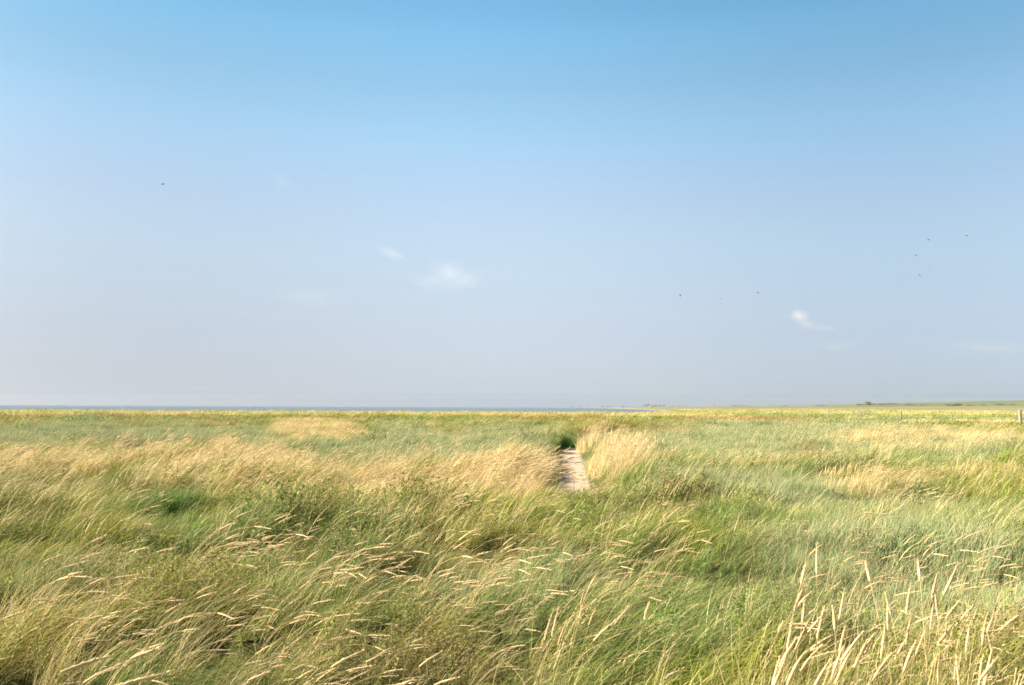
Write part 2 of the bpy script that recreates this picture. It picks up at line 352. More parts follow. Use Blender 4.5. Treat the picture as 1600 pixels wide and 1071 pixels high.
# ------------------------------------------------------------------ sea
def build_sea():
    n = 72; a = np.arange(n) / n * 2 * math.pi; r = [2, 60, 150, 400, 1200, 3000, 5600]
    v = [[0, 0, -.62]] + [[rr * math.sin(t), rr * math.cos(t), -.62] for rr in r for t in a]
    q = [[1 + i * n + j, 1 + i * n + (j + 1) % n, 1 + (i + 1) * n + (j + 1) % n, 1 + (i + 1) * n + j] for i in range(len(r) - 1) for j in range(n)]
    t = [[0, 1 + (j + 1) % n, 1 + j] for j in range(n)]
    m = bpy.data.materials.new('sea_water'); m.use_nodes = True; nt = m.node_tree; L = nt.links.new
    b = nt.nodes['Principled BSDF']; b.inputs['Roughness'].default_value = .32; b.inputs['IOR'].default_value = 1.33
    tc = nt.nodes.new('ShaderNodeTexCoord')
    mp = nt.nodes.new('ShaderNodeMapping'); mp.inputs['Scale'].default_value = (.004, .02, 1); L(tc.outputs['Object'], mp.inputs[0])
    ns = nt.nodes.new('ShaderNodeTexNoise'); ns.inputs['Scale'].default_value = 1; ns.inputs['Detail'].default_value = 4; L(mp.outputs[0], ns.inputs[0])
    L(mix_rgb(nt, (.075, .10, .125), (.10, .13, .155), ns.outputs[0]), b.inputs['Base Color'])
    wv = nt.nodes.new('ShaderNodeTexNoise'); wv.inputs['Scale'].default_value = .35; wv.inputs['Detail'].default_value = 5; L(tc.outputs['Object'], wv.inputs[0])
    bp = nt.nodes.new('ShaderNodeBump'); bp.inputs['Strength'].default_value = 1; bp.inputs['Distance'].default_value = 1.6; L(wv.outputs[0], bp.inputs['Height']); L(bp.outputs[0], b.inputs['Normal'])
    link('sea', mesh_from('sea', np.array(v, float), q, t, None, m), kind='structure', label='calm grey blue sea along the horizon')
build_sea()

# ------------------------------------------------------------------ tufts the growing grass is made of
def disc(n, r):
    a = rng.uniform(0, 6.283, n); q = np.sqrt(rng.random(n)) * r
    return np.stack([q * np.cos(a), q * np.sin(a), np.zeros(n)], 1)
U = rng.uniform
LODS = [(.07, 13, .0054, 6), (.15, 26, .0076, 5), (.40, 70, .012, 3), (.95, 130, .026, 2), (2.4, 170, .075, 2)]
def tuft_wind(lod):
    r, n, w, seg = LODS[lod]; s = Soup(); L = U(.28, .76, n) ** (1, 1.1, 1, 1, 1)[lod]
    az = rng.normal(0, (.34, .34, .38, .4, .4)[lod], n); c0, c1 = U(.3, .8), U(.75, 1.4)
    dry = np.where(rng.random(n) < (.13, .14, .13, .05, .05)[lod], U(.45, .9, n), 0)
    ribbons(s, disc(n, r), L, az, c0 + rng.normal(0, .14, n), c1 + rng.normal(0, .2, n), w * U(.5, 1.3, n), seg, np.stack([rng.random(n), 0 * L, dry], 1))
    if lod >= 3:
        for c_ in s.c: c_[:, 1] *= .6
    return s
def tuft_upright(lod):
    r, n, w, seg = LODS[lod]; s = Soup(); L = U(.26, .54, n); az = rng.normal(0, .7, n)
    dry = np.where(rng.random(n) < .12, U(.4, .9, n), 0)
    ribbons(s, disc(n, r), L, az, U(.03, .5, n), U(.1, .75, n), w * U(.6, 1.25, n), seg, np.stack([rng.random(n), 0 * L, dry], 1))
    return s
def tuft_straw(lod):
    r, n, w, seg = LODS[lod]; s = Soup(); n = int(n * .8); L = U(.45, .9, n); az = rng.normal(0, .24, n)
    ribbons(s, disc(n, r), L, az, U(.25, .6) + rng.normal(0, .12, n), U(.7, 1.15) + rng.normal(0, .18, n), w * U(.6, 1.2, n), seg, np.stack([rng.random(n), 0 * L, np.where(rng.random(n) < .65, U(.6, 1, n), .1)], 1))
    return s
def tuft_seed(lod):
    r, _, w, seg = LODS[lod]; s = Soup(); n = (4, 7, 16, 40, 60)[lod]; L = U(.55, .9, n); az = rng.normal(0, .26, n)
    k = (1, 1, 1.15, 1.9, 4)[lod]
    seed_stalks(s, disc(n, r), L, az, U(.2, .6, n), U(.65, 1.25, n), U(.09, .17, n) * (1, 1, 1, 1.3, 2)[lod], U(.0034, .0054, n) * k, U(.0011, .0017, n) * k * (1, 1.2, 1.6, 2, 2)[lod], min(lod, 3), rng.random(n))
    return s
def tuft_seed_upright(lod):
    r, _, w, seg = LODS[lod]; s = Soup(); n = (4, 6, 16, 40, 60)[lod]; L = U(.50, .82, n); az = rng.normal(0, .6, n)
    k = (1, 1, 1.15, 1.9, 4)[lod]
    seed_stalks(s, disc(n, r), L, az, U(.0, .3, n), U(.05, .5, n), U(.10, .17, n) * (1, 1, 1, 1.3, 2)[lod], U(.0042, .0066, n) * k, U(.0011, .0017, n) * k * (1, 1.2, 1.6, 2, 2)[lod], min(lod, 3), rng.random(n))
    return s
def tuft_herb(lod):
    r, _, w, seg = LODS[lod]; s = Soup(); n = (4, 8, 16, 30, 30)[lod]; m = (60, 34, 18, 10, 8)[lod]; k = (.62, .85, 1.5, 3.0, 6)[lod]
    L = U(.28, .55, n); az = rng.normal(0, 1.2, n); base = disc(n, r)
    P, T, S, Nn, t = curve(base, L, az, U(0, .35, n), U(0, .5, n), 4)
    tubes(s, P, T, S, Nn, np.full((n, 5), .0016 * k), np.stack([rng.random(n), 0 * L + .3, U(.2, .7, n)], 1), 3)
    st = rng.integers(0, n, n * m); f = U(.15, 1, n * m) ** .7; ki = np.minimum((f * 4).astype(int), 3)
    p = P[st, ki] + (P[st, ki + 1] - P[st, ki]) * (f * 4 - ki)[:, None]
    side = disc(n * m, .05 * (1 + .4 * lod)); p = p + side * (1.1 - f)[:, None] + np.stack([0 * f, 0 * f, U(-.01, .02, n * m)], 1)
    ll = U(.018, .045, n * m) * k
    dryl = np.where(rng.random(n * m) < .05, U(.3, .6, n * m), 0)
    ribbons(s, p, ll, U(0, 6.28, n * m), U(.2, 1.4, n * m), U(0, .8, n * m), ll * U(.22, .42, n * m), 2, np.stack([rng.random(n * m), 0 * ll, dryl], 1))
    return s
TUFTS = {'wind': tuft_wind, 'upright': tuft_upright, 'straw': tuft_straw, 'seed': tuft_seed, 'seed_upright': tuft_seed_upright, 'herb': tuft_herb}
VARIANTS = 6
_bank = {}
def bank(kind, lod, var):
    k = (kind, lod, var)
    if k not in _bank:
        v, q, c = TUFTS[kind](lod).arrays()
        me = mesh_from('tuft', v, q, None, {'blade': c}, M_INST)
        _bank[k] = bpy.data.objects.new('tuft', me)        # only a mesh for the scatter below, not linked
    return _bank[k]

def scatter(name, x, y, shape, lod, yaw, tilt, scale, tint, **props):
    """ONE stuff object: a point per tuft, a tuft mesh on every point"""
    N = len(x); var = rng.integers(0, VARIANTS, N)
    me = bpy.data.meshes.new(name); me.vertices.add(N)
    me.vertices.foreach_set('co', np.stack([x, y, ground_z(x, y) - .01], 1).astype(np.float32).ravel())
    def attr(n_, t_, f_, data): me.attributes.new(n_, t_, 'POINT').data.foreach_set(f_, np.ascontiguousarray(data, np.float32 if t_ != 'INT' else np.int32).ravel())
    attr('turn', 'FLOAT_VECTOR', 'vector', np.stack([rng.normal(0, .06, N), tilt, yaw], 1))
    attr('size', 'FLOAT_VECTOR', 'vector', np.stack([scale * U(.9, 1.1, N), scale * U(.9, 1.1, N), scale * U(.9, 1.1, N)], 1))
    attr('tint', 'FLOAT_COLOR', 'color', np.concatenate([tint, np.ones((N, 1))], 1))
    kinds = sorted(set(zip(shape.tolist(), lod.tolist())))
    code = np.zeros(N, int)
    for i, (k, l) in enumerate(kinds): code[(shape == k) & (lod == l)] = i
    code = code * VARIANTS + var
    attr('pick', 'INT', 'value', code)
    o = link(name, me, **props)
    ng = bpy.data.node_groups.new(name + '_scatter', 'GeometryNodeTree')
    ng.interface.new_socket('Geometry', in_out='INPUT', socket_type='NodeSocketGeometry'); ng.interface.new_socket('Geometry', in_out='OUTPUT', socket_type='NodeSocketGeometry')
    Nn = ng.nodes.new; Lk = ng.links.new
    gi, go = Nn('NodeGroupInput'), Nn('NodeGroupOutput'); jn = Nn('GeometryNodeJoinGeometry')
    def named(n_, t_):
        a = Nn('GeometryNodeInputNamedAttribute'); a.data_type = t_; a.inputs['Name'].default_value = n_; return a.outputs[0]
    pk, tu, sz = named('pick', 'INT'), named('turn', 'FLOAT_VECTOR'), named('size', 'FLOAT_VECTOR')
    e2r = Nn('FunctionNodeEulerToRotation'); Lk(tu, e2r.inputs[0])
    for i, (k, l) in enumerate(kinds):
        for vv in range(VARIANTS):
            if not (code == i * VARIANTS + vv).any(): continue
            oi = Nn('GeometryNodeObjectInfo'); oi.inputs['Object'].default_value = bank(k, l, vv); oi.inputs['As Instance'].default_value = False
            cm = Nn('FunctionNodeCompare'); cm.data_type = 'INT'; cm.operation = 'EQUAL'; Lk(pk, cm.inputs[2]); cm.inputs[3].default_value = i * VARIANTS + vv
            ip = Nn('GeometryNodeInstanceOnPoints'); Lk(gi.outputs[0], ip.inputs['Points']); Lk(cm.outputs[0], ip.inputs['Selection']); Lk(oi.outputs['Geometry'], ip.inputs['Instance'])
            Lk(e2r.outputs[0], ip.inputs['Rotation']); Lk(sz, ip.inputs['Scale']); Lk(ip.outputs[0], jn.inputs[0])
    Lk(jn.outputs[0], go.inputs[0])
    md = o.modifiers.new('scatter', 'NODES'); md.node_group = ng
    return o

BANDS = [(1.3, 9.5, 210), (9.5, 28, 58), (28, 66, 9), (66, 210, 1.7), (200, 760, .16)]
def sample(k, mul=1.0):
    r0, r1, dens = BANDS[k]; half = R(37) + .35 / max(r0, 1)
    if k == 0: half = R(62)
    n = int(dens * mul * half * (r1 * r1 - r0 * r0))
    r = np.sqrt(rng.random(n) * (r1 * r1 - r0 * r0) + r0 * r0); a = U(-half, half, n)
    if k >= 3: r = r0 + (r1 - r0) * rng.random(n) ** 1.35
    x, y = r * np.sin(a), r * np.cos(a)
    ok = shore_sd(x, y) > 3.0
    pd, w = path_dist(x, y)
    ok &= ~((pd < (.44 - .10 * sstep(24, 37, y)) + .30 * fbm(x * 2, y * 2, 77) + (.12, .15, .3, .6, 1)[k]) & (w < .95))
    if k == 0: ok &= rng.random(len(x)) > .46 * hollow(x, y)
    if k == 4: ok &= shore_sd(x, y) > 14
    return x[ok], y[ok], np.full(ok.sum(), k)

def grow():
    parts = {'wind': [], 'upright': [], 'straw': [], 'seed': [], 'herb': []}
    for k in range(5):
        x, y, lod = sample(k)
        col, m = plan(x, y); rnd = rng.random(len(x)); gap = fbm(x / 1.6, y / 1.6, 91, 3)
        yaw = 1.1 * (fbm(x / 3.0, y / 3.0, 93, 3) - .5) + rng.normal(0, .46, len(x)) + .05
        size = .62 + .95 * (fbm(x / 1.5, y / 1.0, 95, 3) - .25); pd, pw = path_dist(x, y); lb = (x < np.interp(y, PATH[4:, 1], PATH[4:, 0])) & (y > 17) & (y < 44); size = size * np.where(lb, 1 + .25 * (1 - sstep(1.2, 2.2, pd)) - .58 * (1 - sstep(.6, 1.25, pd)), 1 - .4 * (1 - sstep(.7, 1.7, pd)) * (pw < .9)) * 1; size = np.clip(size, .45, 1.12) * (1 - .14 * (1 - sstep(8, 14, m['d']))) * np.where(m['belt'] > .5, 1.25, 1)
        size = size * (1 - .48 * hollow(x, y) * (1 - .6 * np.clip(m['teal'], 0, 1)))
        col = col * (1 + .16 * rng.normal(0, 1, (len(x), 1))).clip(.6, 1.5) * (1 + .06 * rng.normal(0, 1, (len(x), 3))).clip(.8, 1.2)
        teal, gold, herb = m['teal'], np.clip(m['gold'], 0, 1), m['herb']
        up = rnd < np.clip(teal * .85 + m['green'] * .4 + .04, 0, .9)
        hb = (~up) & (rng.random(len(x)) < herb * .36 + .02)
        st = (~up) & (~hb) & (rng.random(len(x)) < gold * .75 + .06 + .25 * (m['belt'] > .5) * (x < 30))
        wd = ~(up | hb | st)
        for nm, msk in (('wind', wd), ('upright', up), ('straw', st), ('herb', hb)):
            tl = rng.normal(0, .16, msk.sum()) - .25 * (m['u'][msk] > 1150) * (m['v'][msk] > 900) * U(.3, 1, msk.sum())
            if k == 4: tl = tl * 0
            parts[nm].append((x[msk], y[msk], np.full(msk.sum(), nm), lod[msk], yaw[msk], tl, size[msk] * (1.3 if nm == 'herb' else 1), col[msk]))
        # seed heads: a layer of its own
        x, y, lod = sample(k, (.27, .36, .55, .5, .3)[k]); col, m = plan(x, y); gold = np.clip(m['gold'], 0, 1)
        patch = sstep(.44, .62, fbm(x / 1.7, y / 1.7, 97, 3))
        p = np.clip(gold * (.8, .6, .5, .4, .3)[k] + (.26, .07, .035, .02, .02)[k] * patch * (1 - m['teal'] * .6) + np.where(x < 30, .3, .015) * (m['belt'] > .5), 0, 1) * (1 - .8 * m['green'])
        p = p + .12 * blob(m['u'], m['v'], 1400, 1060, 260, 70)
        keep = rng.random(len(x)) < p; x, y, lod, gold = x[keep], y[keep], lod[keep], gold[keep]; u, v = m['u'][keep], m['v'][keep]
        yaw = 1.1 * (fbm(x / 3.0, y / 3.0, 93, 3) - .5) + rng.normal(0, .22, len(x)) + .1
        upright = rng.random(len(x)) < np.maximum(blob(u, v, 1420, 1075, 240, 60) * .7, np.maximum(blob(u, v, 900, 960, 60, 60) * .5, blob(u, v, 960, 705, 70, 40)))
        size = (.72 + .75 * (fbm(x / 1.5, y / 1.0, 95, 3) - .25)) * (1 - .2 * blob(x, y, 1.0, 12, 1.4, 2)) * U(.85, 1.12, len(x)) * np.where(upright, 1.05, 1)
        parts['seed'].append((x, y, np.where(upright, 'seed_upright', 'seed'), lod, yaw, rng.normal(0, .1, len(x)), size, np.tile((.4, .3, .12), (len(x), 1))))
    P = {k: [np.concatenate(z) for z in zip(*vv)] for k, vv in parts.items()}
    scatter('marsh_grass', *P['wind'], kind='stuff', label='olive green marsh grass combed over to the right by wind', category='grass')
    scatter('beach_grass', *P['upright'], kind='stuff', label='stiff blue green grass blades standing in pale patches', category='grass')
    scatter('dry_grass', *P['straw'], kind='stuff', label='golden withered grass leaves in bands across the marsh', category='grass')
    scatter('seeding_grass', *P['seed'], kind='stuff', label='straw coloured grass stalks with plump seed heads bowing right', category='grass')
    scatter('leafy_weeds', *P['herb'], kind='stuff', label='low brownish leafy weeds growing among the marsh grass', category='weeds')
    print('tufts', {k: len(v[0]) for k, v in P.items()})
grow()

# ------------------------------------------------------------------ things standing in the marsh
def hit(u, v):
    """where the line of sight through (u, v) meets the ground"""
    d = 3.0 * 1.003 ** np.arange(2470); p0, p1 = unproj(u, v, dist=1.0), unproj(u, v, dist=2.0); st = np.array(p1 - p0)
    P = np.array((0, 0, CAM_H)) + st * d[:, None]; k = np.nonzero(P[:, 2] <= ground_z(P[:, 0], P[:, 1]))[0]
    return Vector(P[k[0]]) if len(k) else unproj(u, v, dist=1600)
def gz(x, y): return float(ground_z(np.array([float(x)]), np.array([float(y)]))[0])
def empty(name, loc, rz=0.0, **props):
    o = bpy.data.objects.new(name, None); COL.objects.link(o); o.location = loc; o.rotation_euler.z = rz; o.empty_display_size = .2
    for k, val in props.items(): o[k] = val
    return o
def leaf_clump(name, c, rx, ry, n, h, w, tint, dry, lean, bend, label, cat, azs=.5, seg=4, group=None, heads=0, mound=0.0):
    """a clump of grass or leaves rooted round c; one thing"""
    s = Soup(); b = disc(n, 1.0) * np.array([rx, ry, 1]); e = np.hypot(b[:, 0] / rx, b[:, 1] / ry)
    z0 = ground_z(c[0] + b[:, 0], c[1] + b[:, 1]) - c[2] - .02 + mound * (1 - e ** 2) * .5; b[:, 2] = z0
    L = h * U(.6, 1.1, n) * (1 - .45 * e ** 2)
    az = rng.normal(.1, azs, n)
    ribbons(s, b, L, az, U(*lean, n), U(*bend, n), w * U(.6, 1.3, n), seg, np.stack([rng.random(n), 0 * L, np.where(rng.random(n) < dry, U(.5, 1, n), 0)], 1))
    v, q, col = s.arrays(); tn = np.tile(tint, (len(v), 1)) * np.repeat(1 + .15 * rng.normal(0, 1, n), (seg + 1) * 2)[:, None].clip(.6, 1.5)
    props = dict(label=label, category=cat)
    if group: props['group'] = group
    root = link(name, mesh_from(name, v, q, None, {'blade': col, 'tint': tn}, M_GEO), **props); root.location = c
    if heads:
        st, hd = Soup(), Soup(); b = disc(heads, 1.0) * np.array([rx * .9, ry * .9, 1]); b[:, 2] = ground_z(c[0] + b[:, 0], c[1] + b[:, 1]) - c[2] + mound * .3
        L = h * U(.9, 1.2, heads); az = rng.normal(.1, .4, heads); k = max(1, w / .006)
        seed_stalks(st, b, L, az, U(*lean, heads), U(*bend, heads), U(.12, .2, heads), U(.005, .008, heads) * k ** .5, np.full(heads, .0015) * k ** .5, 2, rng.random(heads), heads=hd)
        for nm, sp in (('stem', st), ('seed_head', hd)):
            v, q, col = sp.arrays()
            o = link(nm, mesh_from(nm, v, q, None, {'blade': col, 'tint': np.tile((.4, .3, .12), (len(v), 1))}, M_GEO), parent=root)
            o['kind'] = 'stuff'
    return root
def at(u, v):
    p = unproj(u, v, z=.35); return Vector((p.x, p.y, gz(p.x, p.y)))

leaf_clump('grass_tussock', Vector((2.75, 23.5, gz(2.75, 23.5))), .65, 5.0, 3600, .64, .009, (.42, .37, .17), .5, (0, .5), (.0, .6), 'pale straw tussock of upright grass on the right bank of the sandy path', 'grass clump', azs=1.0, heads=260)
leaf_clump('grass_tussock', Vector((3.35, 37.5, gz(3.35, 37.5))), .5, 2.2, 1500, 1.0, .013, (.46, .40, .22), .7, (0, .45), (.0, .5), 'tall bleached grass plume at the far right end of the sandy path', 'grass clump', azs=1.2, heads=70)
leaf_clump('green_shrub', Vector((3.1, 43, gz(3.1, 43) - .1)), 1.3, 2.2, 3800, .62, .016, (.085, .19, .025), 0, (0, .7), (.1, .8), 'bright green low bush closing the far end of the sandy path', 'bush', azs=2.0)
leaf_clump('grass_bank', Vector((.95, 28.0, gz(.95, 28.0))), .42, 7.5, 6500, .52, .010, (.075, .125, .05), .02, (0, .5), (.1, .9), 'blue green grass bank, shade put into its colour, along the left side of the sandy path', 'grass clump', azs=.9)  # green grass, its tint darkened to carry part of the bank's shade
leaf_clump('green_shrub', at(240, 768), .95, .8, 4200, .50, .008, (.10, .21, .035), .02, (0, .6), (.1, .9), 'fresh green bushy clump below the golden grass band at left', 'bush', azs=1.8)
leaf_clump('green_shrub', at(1150, 806), .75, .7, 3400, .46, .007, (.11, .20, .04), .03, (0, .6), (.1, .9), 'green bushy clump among blue green grass right of the path', 'bush', azs=1.8)
leaf_clump('grass_tussock', at(1405, 726), 1.9, 1.5, 4200, .62, .011, (.20, .20, .05), .08, (0, .5), (.0, .6), 'dark olive tussock of tall upright grass at the right', 'grass clump', azs=.7)
leaf_clump('grass_tussock', at(1330, 738), .95, .5, 520, .42, .009, (.46, .38, .22), .8, (0, .4), (.0, .5), 'small pale withered tussock left of the olive tussock', 'grass clump', azs=.8, heads=30)
leaf_clump('grass_tussock', at(1545, 722), 1.6, 1.2, 3200, .55, .011, (.26, .23, .07), .25, (0, .6), (.2, .9), 'yellow olive tussock of bent grass near the right edge', 'grass clump', azs=.6)
for u, w_, lb in ((1440, 2.6, 'low straw coloured mound of grass between the second and third nearest fence posts'), (1508, 1.9, 'small straw coloured mound of grass just right of the second fence post'), (1562, 2.9, 'broadest straw coloured mound of grass beside the nearest fence post')):
    p = unproj(u, 661, dist=76)
    leaf_clump('grass_tussock', Vector((p.x, 76, gz(p.x, 76))), w_, 1.6, 1500, .75, .03, (.50, .40, .20), .8, (.2, .7), (.3, .9), lb, 'grass clump', azs=.5, seg=3, group='straw mounds by the fence', mound=.4)

def stalk_tussock(name, label, tips, n_leaf):
    """tips: (u, v, distance, plan azimuth, lean of stem, bend, head length, head radius)"""
    c = unproj(tips[len(tips) // 2][0], 1060, dist=tips[0][2]); c.z = gz(c.x, c.y)
    root = empty(name, c, label=label, category='grass clump')
    s = Soup()
    pts = []
    for (u, v, d, az, th, bd, hl, hr) in tips:
        P = unproj(u, v, dist=d) - c
        one = np.ones(1); st, hd = Soup(), Soup()
        ztip = P.z; g = gz(P.x + c.x - .2, P.y + c.y) - c.z
        # stem length so that the head's tip ends at P
        t = np.linspace(0, 1, 60); ang = th + bd * t ** 1.6
        unit = float(np.cos(ang).mean()); run = float(np.sin(ang).mean()); end = th + bd
        L = max(.3, (ztip - g - hl * math.cos(end + .08)) / max(unit, .25))
        bx = P.x - (L * run + hl * math.sin(end + .08)) * math.cos(az); by = P.y - (L * run + hl * math.sin(end + .08)) * math.sin(az)
        pts.append((bx, by, g))
        seed_stalks(st, np.array([[bx, by, g]]), one * L, one * az, one * th, one * bd, one * hl * .82, one * hr * .68, one * .0013, 0, one * rng.random(), heads=hd)
        v_, q_, c_ = st.arrays(); so = link('stalk', mesh_from('stalk', v_, q_, None, {'blade': c_, 'tint': np.tile((.4, .33, .14), (len(v_), 1))}, M_GEO), parent=root)
        v_, q_, c_ = hd.arrays(); link('seed_head', mesh_from('seed_head', v_, q_, None, {'blade': c_, 'tint': np.tile((.4, .33, .14), (len(v_), 1))}, M_GEO), parent=so)
    pts = np.array(pts); k = rng.integers(0, len(pts), n_leaf); b = pts[k] + disc(n_leaf, .16)
    L = U(.35, .7, n_leaf)
    ribbons(s, b, L, rng.normal(0, .7, n_leaf), U(0, .45, n_leaf), U(.1, .9, n_leaf), .0045 * U(.6, 1.3, n_leaf), 5, np.stack([rng.random(n_leaf), 0 * L, np.where(rng.random(n_leaf) < .35, U(.4, .9, n_leaf), 0)], 1))
    v_, q_, c_ = s.arrays(); o = link('leaf', mesh_from('leaf', v_, q_, None, {'blade': c_, 'tint': np.tile((.165, .185, .045), (len(v_), 1))}, M_GEO), parent=root); o['kind'] = 'stuff'
    return root
stalk_tussock('grass_tussock', 'tall tussock of plump upright straw seed heads in the lower right corner', [
    (1532, 956, 3.75, 2.9, .05, .10, .17, .0085), (1558, 996, 3.45, .2, .05, .22, .20, .0095), (1538, 1004, 3.4, .3, .0, .1, .2, .009), (1472, 1003, 3.5, .2, .02, .05, .16, .008),
    (1487, 1010, 3.5, 2.8, .0, .06, .16, .008), (1497, 1009, 3.55, .2, 0, .05, .15, .008), (1436, 990, 3.6, .2, .15, .25, .16, .008), (1575, 1020, 3.3, .1, .3, .5, .15, .009), (1596, 1034, 3.2, .2, .0, .15, .2, .009)], 420)
stalk_tussock('grass_tussock', 'dense leaning tussock of pale straw seed heads left of the upright ones', [
    (1246, 952, 3.8, .3, .1, .15, .17, .008), (1278, 950, 3.8, .2, .25, .25, .2, .008), (1323, 962, 3.75, .3, .05, .12, .17, .008), (1303, 942, 3.85, .1, .3, .4, .17, .008), (1360, 975, 3.7, .1, .3, .35, .19, .008),
    (1389, 962, 3.75, .5, .1, .15, .18, .008), (1256, 980, 3.65, .2, .25, .3, .19, .009), (1268, 1000, 3.5, .2, .2, .3, .2, .009), (1290, 990, 3.6, .2, .3, .3, .18, .008), (1345, 1000, 3.5, .1, .2, .3, .2, .009),
    (1370, 985, 3.6, .2, .25, .3, .18, .008), (1240, 1010, 3.45, .2, .2, .25, .2, .009), (1430, 975, 3.7, .1, .2, .3, .17, .008), (1405, 1005, 3.5, .1, .25, .35, .19, .009), (1310, 1015, 3.4, .15, .25, .3, .2, .009),
    (1225, 1010, 3.5, .2, .05, .2, .17, .008), (1330, 995, 3.55, .2, .15, .3, .18, .008)], 520)
stalk_tussock('grass_tussock', 'thin tussock with a few tall stalks rising near the bottom centre', [
    (881, 930, 4.1, .4, .1, .15, .19, .007), (873, 936, 4.05, .4, .14, .16, .19, .007), (890, 960, 3.95, .3, .12, .2, .14, .006), (1018, 934, 4.1, .3, .1, .2, .1, .006), (995, 938, 4.1, .1, .35, .35, .15, .007), (980, 955, 4.0, .1, .4, .4, .2, .007)], 260)

# ------------------------------------------------------------------ wire fence
def build_fence():
    wood = simple_mat('weathered_post_wood', (.26, .24, .20), .9, 6, .35, .4, (8, 8, 1)); wire_m = simple_mat('fence_wire', (.30, .29, .28), .5, 20, .2)
    root = empty('wire_fence', (41.7, 70, gz(41.7, 70)), label='wire fence with weathered wooden posts running away at right', category='fence')
    tops = []
    def post(x, y, w, h, lx, ly):
        g = gz(x, y); rings = []
        for z, k in ((-.25, 1), (0, 1), (h * .5, .97), (h - .04, .95), (h, .72)):
            a = np.arange(8) / 8 * 6.283 + .3
            rings.append(np.stack([np.cos(a) * w / 2 * k + lx * z, np.sin(a) * w / 2 * k + ly * z, np.full(8, z)], 1))
        v = np.concatenate(rings + [[[lx * h, ly * h, h + .015]]])
        q = [[i * 8 + j, i * 8 + (j + 1) % 8, (i + 1) * 8 + (j + 1) % 8, (i + 1) * 8 + j] for i in range(4) for j in range(8)]
        t = [[32 + j, 32 + (j + 1) % 8, 40] for j in range(8)]
        o = link('post', mesh_from('post', v, q, t, None, wood, False), parent=root); o.location = (x - root.location.x, y - root.location.y, g - root.location.z)
        return Vector((x - root.location.x, y - root.location.y, g - root.location.z))
    for n in range(11):
        y = 70 * (1 + .167 * n); x = 70 * (.595 + .006 * n)
        p = post(x, y, (.26 if n == 0 else U(.12, .16)), (1.5 if n == 0 else U(1.32, 1.5)), rng.normal(0, .02), rng.normal(0, .02)); tops.append(p)
        if n == 0: post(x + .42, y - .3, .2, 1.42, .02, 0)
    tops = [tops[0] + Vector((1.6, -11, 0))] + tops
    for h in (.55, .88, 1.2):
        s = Soup()
        for a, b in zip(tops[:-1], tops[1:]):
            n = 7; t = np.linspace(0, 1, n); P = np.array(a)[None] + (np.array(b) - np.array(a))[None] * t[:, None]; P[:, 2] += h - .05 * np.sin(t * math.pi); P[:, 0] -= .09
            T = np.tile((np.array(b) - np.array(a)) / np.linalg.norm(np.array(b) - np.array(a)), (n, 1)); S = np.cross(T, [0, 0, 1]); Nn = np.cross(T, S)
            tubes(s, P[None], T[None], S[None], Nn[None], np.full((1, n), .005), np.zeros((1, 3)), 4)
        v, q, c = s.arrays(); link('wire', mesh_from('wire', v, q, None, None, wire_m), parent=root)
build_fence()

# ------------------------------------------------------------------ far shrubs, trees and farm buildings
M_DARK = simple_mat('shrub_leaves', (.14, .15, .09), .8, .5, .35)
M_FAR = simple_mat('far_tree_leaves', (.045, .06, .03), .8, .2, .3)
M_TRUNK = simple_mat('bark', (.10, .08, .06), .9, 2, .3)
def crown_mesh(name, rx, ry, rz, n, leaf, zc, lobes=7):
    """leaf clumps spread through several lobes of an uneven crown"""
    cs = rng.normal(0, .5, (lobes, 3)).clip(-.75, .75); k = rng.integers(0, lobes, n)
    p = cs[k] + rng.normal(0, .24, (n, 3)); p = p * np.array([rx, ry, rz]) + np.array([0, 0, zc]); p[:, 2] = np.maximum(p[:, 2], leaf * .3)
    a = rng.normal(0, 1, (n, 3)); a /= np.linalg.norm(a, axis=1)[:, None]; b = np.cross(a, rng.normal(0, 1, (n, 3))); b /= np.linalg.norm(b, axis=1)[:, None]
    sz = leaf * U(.5, 1.2, (n, 1)); v = np.stack([p - a * sz, p - b * sz * .6, p + a * sz, p + b * sz * .6], 1).reshape(-1, 3)
    return mesh_from(name, v, np.arange(n * 4).reshape(-1, 4))
for u, v, w, hgt in ((1152, 635, 16, 2.2), (1164, 634.6, 12, 2), (1227, 635, 10, 2.2), (1281, 634.8, 22, 2.4), (1345, 633.4, 14, 3.2), (1360, 633.2, 20, 3.6), (1378, 633, 20, 3.2), (1398, 632.8, 26, 4), (1418, 633.2, 18, 3),
                     (1440, 633.6, 12, 2.2), (1487, 634.4, 20, 3.6), (1497, 634.2, 14, 4.2), (1515, 634.2, 16, 2.4), (1537, 633.8, 12, 2.2), (1562, 633.4, 20, 2.8), (1582, 633, 16, 2.4)):
    p = hit(u, v); k = p.y / 1331
    me = crown_mesh('shrub', w * k * .5, w * k * .35, hgt * .32, 420, .55 * max(.6, hgt / 3), hgt * .28, 9)
    o = link('shrub', me, M_DARK, label='low dark shrub in the broken row on the far grassy slope', category='shrub', group='dark shrubs on the far slope'); o.location = (p.x, p.y, gz(p.x, p.y) - .1)
def tree(u, d, h, w):
    p = unproj(u, 636, dist=d); g = gz(p.x, d); root = empty('tree', (p.x, d, g), label='tiny hazy tree standing on the far shore at the horizon', category='tree', group='hazy trees along the far shore')
    link('crown', crown_mesh('crown', w * .5, w * .5, h * .36, 260, h * .09, h * .6, 6), M_FAR, parent=root)
    P = np.zeros((1, 4, 3)); P[0, :, 2] = np.linspace(-.5, h * .75, 4); one = np.ones((1, 4, 1)); s = Soup()
    tubes(s, P, one * [0, 0, 1.], one * [1., 0, 0], one * [0, 1., 0], np.array([[.05, .04, .03, .01]]) * h * .6, np.zeros((1, 3)), 7)
    v, q, c = s.arrays(); link('trunk', mesh_from('trunk', v, q), M_TRUNK, parent=root)
